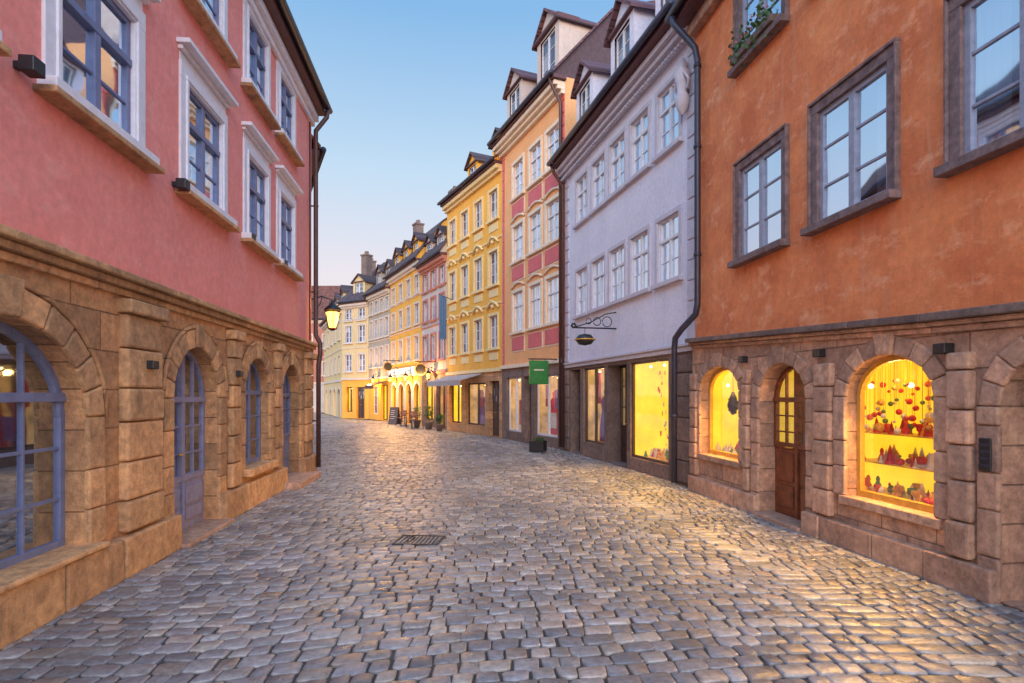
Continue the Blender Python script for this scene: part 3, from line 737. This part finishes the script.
B = house('yellow_house', (-.42, 23.66), (-3.34, 29.26), 11.55, 'yellow', 2.85, [(3.8, 5.2), (6.5, 7.95), (9.3, 10.55)], 4, 'stoneL', 'yeltrim',
          gops=[(.04, .2, .03, 2.4, 0, 'door'), (.26, .62, .4, 2.35, 0, 'dim'), (.7, .95, .4, 2.35, 0, 'lit')], roofm='roof', rise=4.5, dorm=[(.25, 1.2, 1.0, -.6, .55), (.7, 1.2, 1.0, -.6, .55)], pan=True, panmat='yeltrim', ww=.85)
for c in range(4):
    uc = B.len * (c + .5) / 4
    for z in (5.5, 8.25):
        B.p('swag_ornaments', 'yeltrim', 0, True).tube([(uc - .55, .05, z), (uc - .3, .08, z + .2), (uc, .1, z + .3), (uc + .3, .08, z + .2), (uc + .55, .05, z)], .06, 6)
        B.p('rosettes', 'yeltrim', 0, True).ball((uc, .06, z + .08), .09, 8)
def awning(B, a, b, mat='awning'):
    A = B.p('awning', mat, .005); u0, u1 = B.len * a, B.len * b
    A.hexa([(u0, .1, 2.72), (u1, .1, 2.72), (u1, 1.1, 2.42), (u0, 1.1, 2.42)], [(u0, .1, 2.76), (u1, .1, 2.76), (u1, 1.1, 2.46), (u0, 1.1, 2.46)])
    A.box(u0, u1, 1.1, 1.12, 2.22, 2.45)
awning(B, .3, .98)
B.done()

B = house('narrow_ivory_house', (-3.36, 29.28), (-5.19, 32.8), 9.15, 'ivory', 3.0, [(3.7, 5.1), (5.9, 7.1), (7.6, 8.6)], 3, 'brownst', 'redfar',
          gops=[(.05, .4, .03, 2.6, 0, 'dim'), (.5, .9, .4, 2.5, 0, 'lit')], roofm='roof', rise=4.6, steep=(1.4, 2.4), dorm=[(.3, 1.0, 1.0, -.1, .2), (.75, 1.0, 1.0, -.1, .2)], ww=.7, chim=[(.8, -2.5, 2.6, 4.6)])
B.done()
B = house('ochre_house', (-5.21, 32.84), (-8.3, 38.8), 9.7, 'yellow2', 3.0, [(3.9, 5.3), (6.0, 7.2), (7.8, 8.9)], 4, 'yellow2', 'fartrim',
          gops=[(.04, .22, .03, 2.5, .5, 'lit'), (.28, .46, .03, 2.5, .5, 'door'), (.52, .7, .03, 2.5, .5, 'dim'), (.76, .94, .03, 2.5, .5, 'lit')], roofm='roof', rise=4.6, steep=(1.3, 2.3), dorm=[(.2, 1.1, 1.1, -.1, .2), (.5, 1.1, 1.1, -.1, .2), (.8, 1.1, 1.1, -.1, .2)], ww=.8, chim=[(.35, -3, 3, 5.0)])
B.p('fascia_band', 'whitetrim', .01).box(0, B.len, .0, .12, 3.12, 3.5)
B.done()
B = house('grey_stone_house', (-8.33, 38.84), (-10.7, 42.6), 9.2, 'greyst', 3.0, [(3.8, 5.2), (5.9, 7.2), (7.7, 8.6)], 4, 'yellow2', 'fartrim',
          gops=[(.1, .4, .03, 2.5, 0, 'lit'), (.55, .85, .4, 2.4, 0, 'win')], roofm='roof', rise=4.4, dorm=[(.3, 1.2, 1.2, -.4, .4), (.75, 1.2, 1.2, -.4, .4)], ww=.6, chim=[(.5, -3, 2.2, 5.2)])
awning(B, .05, .45, 'redpipe')
B.done()
B = house('cream_house', (-10.75, 42.65), (-13.2, 44.2), 8.9, 'cream', 3.0, [(3.6, 4.9), (5.8, 7.1), (7.5, 8.4)], 2, 'yellow2', 'fartrim',
          gops=[(.15, .45, .03, 2.4, 0, 'door'), (.6, .85, .5, 2.4, 0, 'lit')], roofm='roof', rise=4, dorm=[(.5, 1.3, 1.2, -.4, .4)], ww=.75, chim=[(.8, -2, 2, 4.0)])
B.done()
B = house('cream_house', (-13.25, 44.25), (-18.5, 56.0), 8.6, 'cream', 2.9, [(3.6, 4.9), (6.2, 7.6)], 5, 'cream', 'fartrim',
          gops=[(.06, .18, .03, 2.3, .4, 'door'), (.28, .4, .03, 2.3, .4, 'lit'), (.5, .62, .03, 2.3, .4, 'win'), (.74, .86, .03, 2.3, .4, 'lit')], roofm='roof', rise=4.2, dorm=[(.2, 1.3, 1.2, -.4, .4), (.5, 1.3, 1.2, -.4, .4), (.8, 1.3, 1.2, -.4, .4)], ww=.9, chim=[(.3, -3, 2.6, 4.6), (.7, -4, 3, 4.8)])
B.done()
# closes the bend in the street, its front looking back towards the camera
B = house('rose_house', (-28, 58.5), (-16.0, 58.5), 9.6, 'redfar', 3.0, [(3.8, 5.2), (6.6, 8.0)], 6, 'ivory', 'creamtrim', gops=[(.08, .16, .03, 2.4, 0, 'door'), (.5, .6, .5, 2.4, 0, 'lit'), (.75, .85, .5, 2.4, 0, 'win')], roofm='roofr', rise=4.2, dorm=[(.15, 1.3, 1.2, -.4, .4), (.5, 1.3, 1.2, -.4, .4)])
B.e.matrix_world = Matrix.Translation((-16.0, 58.5, 0)) @ Matrix.Rotation(math.pi, 4, 'Z')
B.done()

# ================================================================== lanterns
def lantern(name, P, toward, energy=60, big=1.0):
    Pw = Vector(P); d = Vector(toward).normalized()
    Lq = Thing(name, (Pw.x, Pw.y, 0), (Pw.x + d.y, Pw.y - d.x))
    I = Lq.p('bracket', 'iron', 0, True); z = Pw.z; r = .55 * big
    I.tube([(0, 0, z + .15), (0, r * .6, z + .3), (0, r, z + .22), (0, r, z + .1)], .018, 6)
    I.tube([(0, 0, z - .25), (0, r * .35, z - .1), (0, r * .55, z + .12), (0, r * .6, z + .28)], .012, 6)
    s = .17 * big
    I.lathe((0, r, z - .45 * big), [(.02, -.04), (s * .55, 0), (s * .6, .03)], 6)
    for k in range(6):
        a = math.pi / 3 * k
        I.tube([(s * .58 * math.cos(a), r + s * .58 * math.sin(a), z - .43 * big), (s * math.cos(a), r + s * math.sin(a), z - .05)], .01, 4)
    I.lathe((0, r, z - .05), [(s * 1.15, 0), (s * 1.2, .02), (s * .7, .1), (s * .3, .17), (.03, .2), (.04, .24), (.002, .27)], 6)
    Lq.p('lamp_glass', 'bulb', 0, True).lathe((0, r, z - .41 * big), [(s * .4, 0), (s * .85, .32 * big), (s * .3, .34 * big)], 8)
    Lq.light('lamp_light', 0, r + .32, z - .3, energy, (1, .5, .14), .1)
    Lq.done()
lantern('street_lantern', (-5.28, 14.55, 4.05), (.92, .39, 0), 120, 1.2)
nR = Vector((-.886, -.463, 0))
for (x, y) in ((-4.1, 30.7), (-6.0, 34.4), (-7.6, 37.5), (-9.5, 40.7)):
    lantern('wall_lantern', (x, y, 3.0), nR, 280, .8)

Fg = Thing('hanging_flag', (-3.2, 28.6), (-3.75, 28.45))
Fg.p('pole', 'iron', 0, True).tube([(-.2, 0, 6.6), (.5, 0, 6.85)], .02, 6)
for k in range(6):
    Fg.p('cloth', 'bluecloth', 0, True).poly([(.1 + k * .06, .03 * (k % 2), 4.6), (.16 + k * .06, .03 * ((k + 1) % 2), 4.6), (.16 + k * .06, .03 * ((k + 1) % 2), 6.75 + k * .02), (.1 + k * .06, .03 * (k % 2), 6.72 + k * .02)])
Fg.done()

def planter(x, y, s=1.0, h=.5):
    Pn = Thing('potted_plant', (x, y))
    Pn.p('pot', 'brownst', 0, True).lathe((0, 0, 0), [(.002, .0), (.14 * s, .0), (.2 * s, .32 * s), (.22 * s, .34 * s), (.22 * s, .38 * s), (.18 * s, .38 * s), (.17 * s, .33 * s), (.002, .33 * s)], 14)
    Lf = Pn.p('foliage', 'leaf')
    for k in range(260):
        t = Vector((random.gauss(0, 1), random.gauss(0, 1), random.gauss(0, 1))).normalized() * R(.3, 1)
        c = Vector((t.x * .24 * s, t.y * .24 * s, .38 * s + h * .5 + t.z * h * .5))
        a = Vector((R(-1, 1), R(-1, 1), R(-1, 1))).normalized() * .05; b = a.orthogonal().normalized() * .022
        Lf.poly([c - a, c + b, c + a, c - b])
    Pn.p('stem', 'wood').tube([(0, 0, .3 * s), (.01, 0, .38 * s + h * .6)], .012, 5)
    Pn.done()
planter(-4.35, 29.7, 1.1, 1.0); planter(-5.3, 31.7, 1.1, .9); planter(-3.6, 28.3, .9, .6)

Pb = Thing('planter_box', (1.02, 17.9), (.62, 18.05))
for (a, b, c, d) in ((-.02, .44, -.2, -.17), (-.02, .44, .17, .2), (-.02, .01, -.17, .17), (.41, .44, -.17, .17)): Pb.p('box', 'iron', .006).box(a, b, c, d, .03, .36)
Pb.p('soil', 'brownst').box(.012, .408, -.168, .168, .05, .31)
for (a, b) in ((.0, -.18), (.4, -.18), (.0, .16), (.4, .16)): Pb.p('feet', 'iron').box(a, a + .03, b, b + .03, 0, .03)
for k in range(120):
    c = Vector((R(.02, .4), R(-.15, .15), .33 + abs(random.gauss(0, .06)))); a = Vector((R(-1, 1), R(-1, 1), R(0, 1))).normalized() * .04; b = a.orthogonal().normalized() * .018
    Pb.p('plants', 'leaf').poly([c - a, c + b, c + a, c - b])
Pb.done()

def chair(x, y, rot):
    C = Thing('cafe_chair', (x, y), (x + math.cos(rot), y + math.sin(rot))); F_ = C.p('legs', 'iron', 0, True)
    for (a, b) in ((-.2, -.2), (.2, -.2), (-.2, .2), (.2, .2)): F_.tube([(a * 1.1, b * 1.1, 0), (a, b, .45)], .013, 6)
    for a in (-.2, .2): F_.tube([(a, .2, .45), (a, .25, .88)], .013, 6)
    C.p('seat', 'wood', .01).box(-.22, .22, -.22, .22, .45, .475)
    for z in (.6, .72, .84): C.p('backrest', 'wood', .008).box(-.21, .21, .215, .24, z, z + .06)
    C.done()
def table(x, y):
    C = Thing('cafe_table', (x, y)); C.p('stand', 'iron', 0, True).lathe((0, 0, 0), [(.22, 0), (.22, .02), (.03, .05), (.025, .7), (.1, .72)], 12); C.p('top', 'wood', .0, True).lathe((0, 0, .72), [(.002, 0), (.34, 0), (.34, .03), (.002, .03)], 20); C.done()
table(-5.2, 30.7); chair(-5.0, 30.1, 2.6); chair(-5.5, 31.2, -.5); table(-6.2, 32.9); chair(-6.0, 32.3, 2.6); chair(-6.5, 33.4, -.5)
def menu_board(x, y, rot):
    C = Thing('menu_board', (x, y), (x + math.cos(rot), y + math.sin(rot)))
    for s_ in (-1, 1):
        C.p('panels', 'darkwood', 0).hexa([(-.3, s_ * .25, .0), (.3, s_ * .25, .0), (.3, s_ * .22, .0), (-.3, s_ * .22, .0)], [(-.3, s_ * .04, 1.05), (.3, s_ * .04, 1.05), (.3, s_ * .01, 1.05), (-.3, s_ * .01, 1.05)])
        for k in range(5):
            z = .35 + k * .12; n_ = s_ * (.255 - .21 * z / 1.05)
            C.p('chalk_lines', 'whiteg').box(-.2, R(.02, .2), n_ - .004, n_ + .006, z, z + .02)
    C.done()
menu_board(-7.2, 34.9, -.4)
def tavern_sign(x, y, z, s=1.0):
    Sg = Thing('hanging_tavern_sign', (x, y), (x + .46, y - .9)); Bq = Sg.p('bracket', 'iron', 0, True)
    Bq.tube([(0, 0, z), (0, -1.1, z)], .025, 6); Bq.tube([(0, 0, z - .6), (0, -.5, z - .3), (0, -.9, z - .02)], .018, 6)
    Bq.tube([(0, -.8, z), (0, -.8, z - .12)], .012, 5); r = .34 * s
    for uu in (.03, -.03): Sg.p('disc', 'iron', 0).poly([(uu, -.8 + r * math.cos(t * math.pi / 10), z - .12 - r + r * math.sin(t * math.pi / 10)) for t in range(20)])
    Sg.p('gilt_rim', 'goldg', 0, True).tube([(0, -.8 + r * math.cos(t * math.pi / 10), z - .12 - r + r * math.sin(t * math.pi / 10)) for t in range(21)], .035, 6)
    Sg.done()
tavern_sign(-4.2, 30.9, 3.6, .9); tavern_sign(-7.2, 36.6, 4.0, .8)

# ================================================================== ground and cobbles
gm = paint('earth', (.10, .085, .075), .95, .3)
gp = Part(); gp.poly([(-400, -300, -.05), (400, -300, -.05), (400, 600, -.05), (-400, 600, -.05)]); mkobj('ground', gp, gm)

RX = [(-3, 4.91 + .38), (10.9, 3.51), (18.5, 1.73), (23.65, -.416), (29.26, -3.34), (38.8, -8.3), (44.2, -13.2), (56, -18.5), (62, -21)]
LX = [(-3, -3.0), (13.4, -4.73), (14, -5.02), (25, -10.3), (30, -13), (62, -30)]
def interp(T, y):
    for (a, b), (c, d) in zip(T[:-1], T[1:]):
        if y <= c: return b + (d - b) * (y - a) / (c - a)
    return T[-1][1]
V = []; Fc = []; Tn = []
def stoneb(x0, x1, y0, y1, warp, oct_, kind):
    base = len(V); j = .014
    if kind == 0: t = random.choice([(.29, .285, .30), (.35, .335, .335), (.22, .22, .245), (.39, .355, .325), (.27, .265, .295), (.32, .31, .32), (.34, .285, .26), (.25, .24, .26)])
    else: t = random.choice([(.40, .375, .355), (.36, .35, .35), (.42, .385, .355)])
    k = R(.62, 1.15); t = (t[0] * k, t[1] * k, t[2] * k)
    g = R(.003, .009); x0 += g; x1 -= g; y0 += g; y1 -= g
    cs = [(x0, y0), (x1, y0), (x1, y1), (x0, y1)]; cs = [(a + R(-j, j), b + R(-j, j)) for a, b in cs]
    cx = sum(c[0] for c in cs) / 4; cy = sum(c[1] for c in cs) / 4
    if oct_:
        pts = []
        for q in range(4):
            p, pr, nx = cs[q], cs[q - 1], cs[(q + 1) % 4]; f = R(.06, .17)
            pts.append((p[0] + (pr[0] - p[0]) * f, p[1] + (pr[1] - p[1]) * f)); pts.append((p[0] + (nx[0] - p[0]) * f, p[1] + (nx[1] - p[1]) * f))
        rings = ((0, -.035), (0.0, -.012), (.04, -.003), (.13, .0005))
    else: pts = cs; rings = ((0, -.03), (.0, -.01), (.14, .0))
    h = R(-.007, .004); tx, ty = R(-.04, .04), R(-.04, .04); m = len(pts)
    for (ins, z) in rings:
        for (a, b) in pts:
            X_, Y_ = cx + (a - cx) * (1 - ins), cy + (b - cy) * (1 - ins)
            wx, wy = warp(X_, Y_); V.append((wx, wy, z + h + tx * (X_ - cx) + ty * (Y_ - cy))); Tn.extend((*t, 1))
    for r_ in range(len(rings) - 1):
        for q in range(m):
            q2 = (q + 1) % m; Fc.append((base + r_ * m + q, base + r_ * m + q2, base + (r_ + 1) * m + q2, base + (r_ + 1) * m + q))
    Fc.append(tuple(base + (len(rings) - 1) * m + q for q in range(m)))
def warp(x, y): return (x + .05 * math.sin(y * .7 + x * .3), y + .13 * x + .12 * math.sin(x * .9 + y * .25) + .035 * math.sin(x * 2.3 + y * .5 + 1))
y = -1.0
while y < 62:
    near = y < 17
    d = R(.13, .175) if near else (R(.18, .21) if y < 30 else .28)
    xl = interp(LX, y + .0) - .5; xr = interp(RX, y - .0) + .6
    x = xl + R(0, .15); seam = interp(RX, y) - 1.75 + .15 * math.sin(y * .4)
    done = False
    while x < xr:
        if not done and x > seam and y < 24:
            w = R(.3, .34); stoneb(x, x + w, y, y + d, warp, near, 1); x += w; done = True; continue
        w = (R(.12, .24) if x < seam else R(.10, .17)) * (1 if near else 1.3 if y < 30 else 1.8)
        stoneb(x, x + w, y, y + d, warp, near, 0); x += w
    y += d
me = bpy.data.meshes.new('cobblestone_street'); me.from_pydata(V, [], Fc)
ca = me.color_attributes.new('tint', 'FLOAT_COLOR', 'POINT'); ca.data.foreach_set('color', Tn)
me.polygons.foreach_set('use_smooth', [True] * len(me.polygons))
m, nt, N, L, b = nm('cobblestone')
at = N.new('ShaderNodeAttribute'); at.attribute_name = 'tint'
v = coords(nt); n16 = noise(nt, v, 18, 6, .75)
c = mixc(nt, 1.0, at.outputs['Color'], ramp(nt, n16, [(.3, .55), (.7, 1.35)]), 'MULTIPLY')
c = mixc(nt, 1.0, c, ramp(nt, noise(nt, v, .6, 4, .65), [(.35, .74), (.65, 1.18)]), 'MULTIPLY')
L.new(c, b.inputs['Base Color'])
L.new(ramp(nt, noise(nt, v, 3, 3, .7), [(.3, .22), (.7, .48)]), b.inputs['Roughness']); b.inputs['Specular IOR Level'].default_value = .75
bump(nt, b, n16, .45, .014)
me.materials.append(m)
st = bpy.data.objects.new('cobblestone_street', me); sc.collection.objects.link(st)
mp_ = Part(); ys = [-1.5, 10.9, 13.4, 14, 18.5, 23.65, 29.26, 38.8, 44.2, 56, 62]
for a, b_ in zip(ys[:-1], ys[1:]): mp_.poly([(interp(LX, a) - 1, a, -.022), (interp(RX, a) + 1, a, -.022), (interp(RX, b_) + 1, b_, -.022), (interp(LX, b_) - 1, b_, -.022)])
mo = mkobj('mortar_bed', mp_, paint('mortar', (.10, .085, .075), .95, .5)); mo.parent = st

Dc = Thing('drain_cover', (-1.45, 6.85), (-.9, 6.80)); I = Dc.p('frame', 'iron', .004)
I.box(0, .56, 0, .03, -.02, .012); I.box(0, .56, .42, .45, -.02, .012); I.box(0, .03, .03, .42, -.02, .0125); I.box(.53, .56, .03, .42, -.02, .0125)
for k in range(9): I.box(.07 + k * .05, .09 + k * .05, .03, .42, -.02, .008)
Dc.done()

# ================================================================== world, sun, camera
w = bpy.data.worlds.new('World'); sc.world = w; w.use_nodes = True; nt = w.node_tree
bg = nt.nodes['Background']; sky = nt.nodes.new('ShaderNodeTexSky'); sky.sky_type = 'NISHITA'; sky.sun_disc = False
EL, ROT = math.radians(7), math.radians(185)
sky.sun_elevation = EL; sky.sun_rotation = ROT; sky.air_density = 1.0; sky.dust_density = 1.2; sky.ozone_density = 1.5
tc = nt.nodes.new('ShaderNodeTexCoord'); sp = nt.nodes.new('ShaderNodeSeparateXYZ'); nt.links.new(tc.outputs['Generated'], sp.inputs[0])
grad = ramp(nt, sp.outputs[2], [(0, (.98, .68, .64)), (.20, (.88, .78, .83)), (.36, (.58, .75, .92)), (.56, (.25, .51, .85)), (1, (.21, .40, .74))])
nsk = mixc(nt, 1.0, sky.outputs[0], (.30, .30, .30), 'MULTIPLY')
col = mixc(nt, .88, nsk, grad)
mr = nt.nodes.new('ShaderNodeMapRange'); mr.inputs[1].default_value = .45; mr.inputs[2].default_value = -.4; mr.inputs[3].default_value = 1.0; mr.inputs[4].default_value = 3.0  # added boost: sky brighter behind the camera, to lift light on the facades
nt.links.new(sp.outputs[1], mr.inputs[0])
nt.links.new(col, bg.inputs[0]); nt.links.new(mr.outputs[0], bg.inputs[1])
sd = bpy.data.lights.new('sun', 'SUN'); sd.energy = 1.3; sd.angle = math.radians(40); sd.color = (1, .85, .78)
so = bpy.data.objects.new('sun', sd); sc.collection.objects.link(so)
sdir = Vector((.16, -1.0, .42)).normalized()
so.rotation_euler = sdir.to_track_quat('Z', 'Y').to_euler()

cam = bpy.data.cameras.new('camera'); co = bpy.data.objects.new('camera', cam); sc.collection.objects.link(co)
co.location = (0, 0, 1.8); co.rotation_euler = (math.radians(90), 0, 0); cam.lens = 20; cam.sensor_width = 36; cam.shift_y = .0522; cam.clip_end = 2000; cam.clip_start = .05
sc.camera = co
sc.view_settings.view_transform = 'Standard'; sc.view_settings.look = 'None'; sc.view_settings.exposure = 0
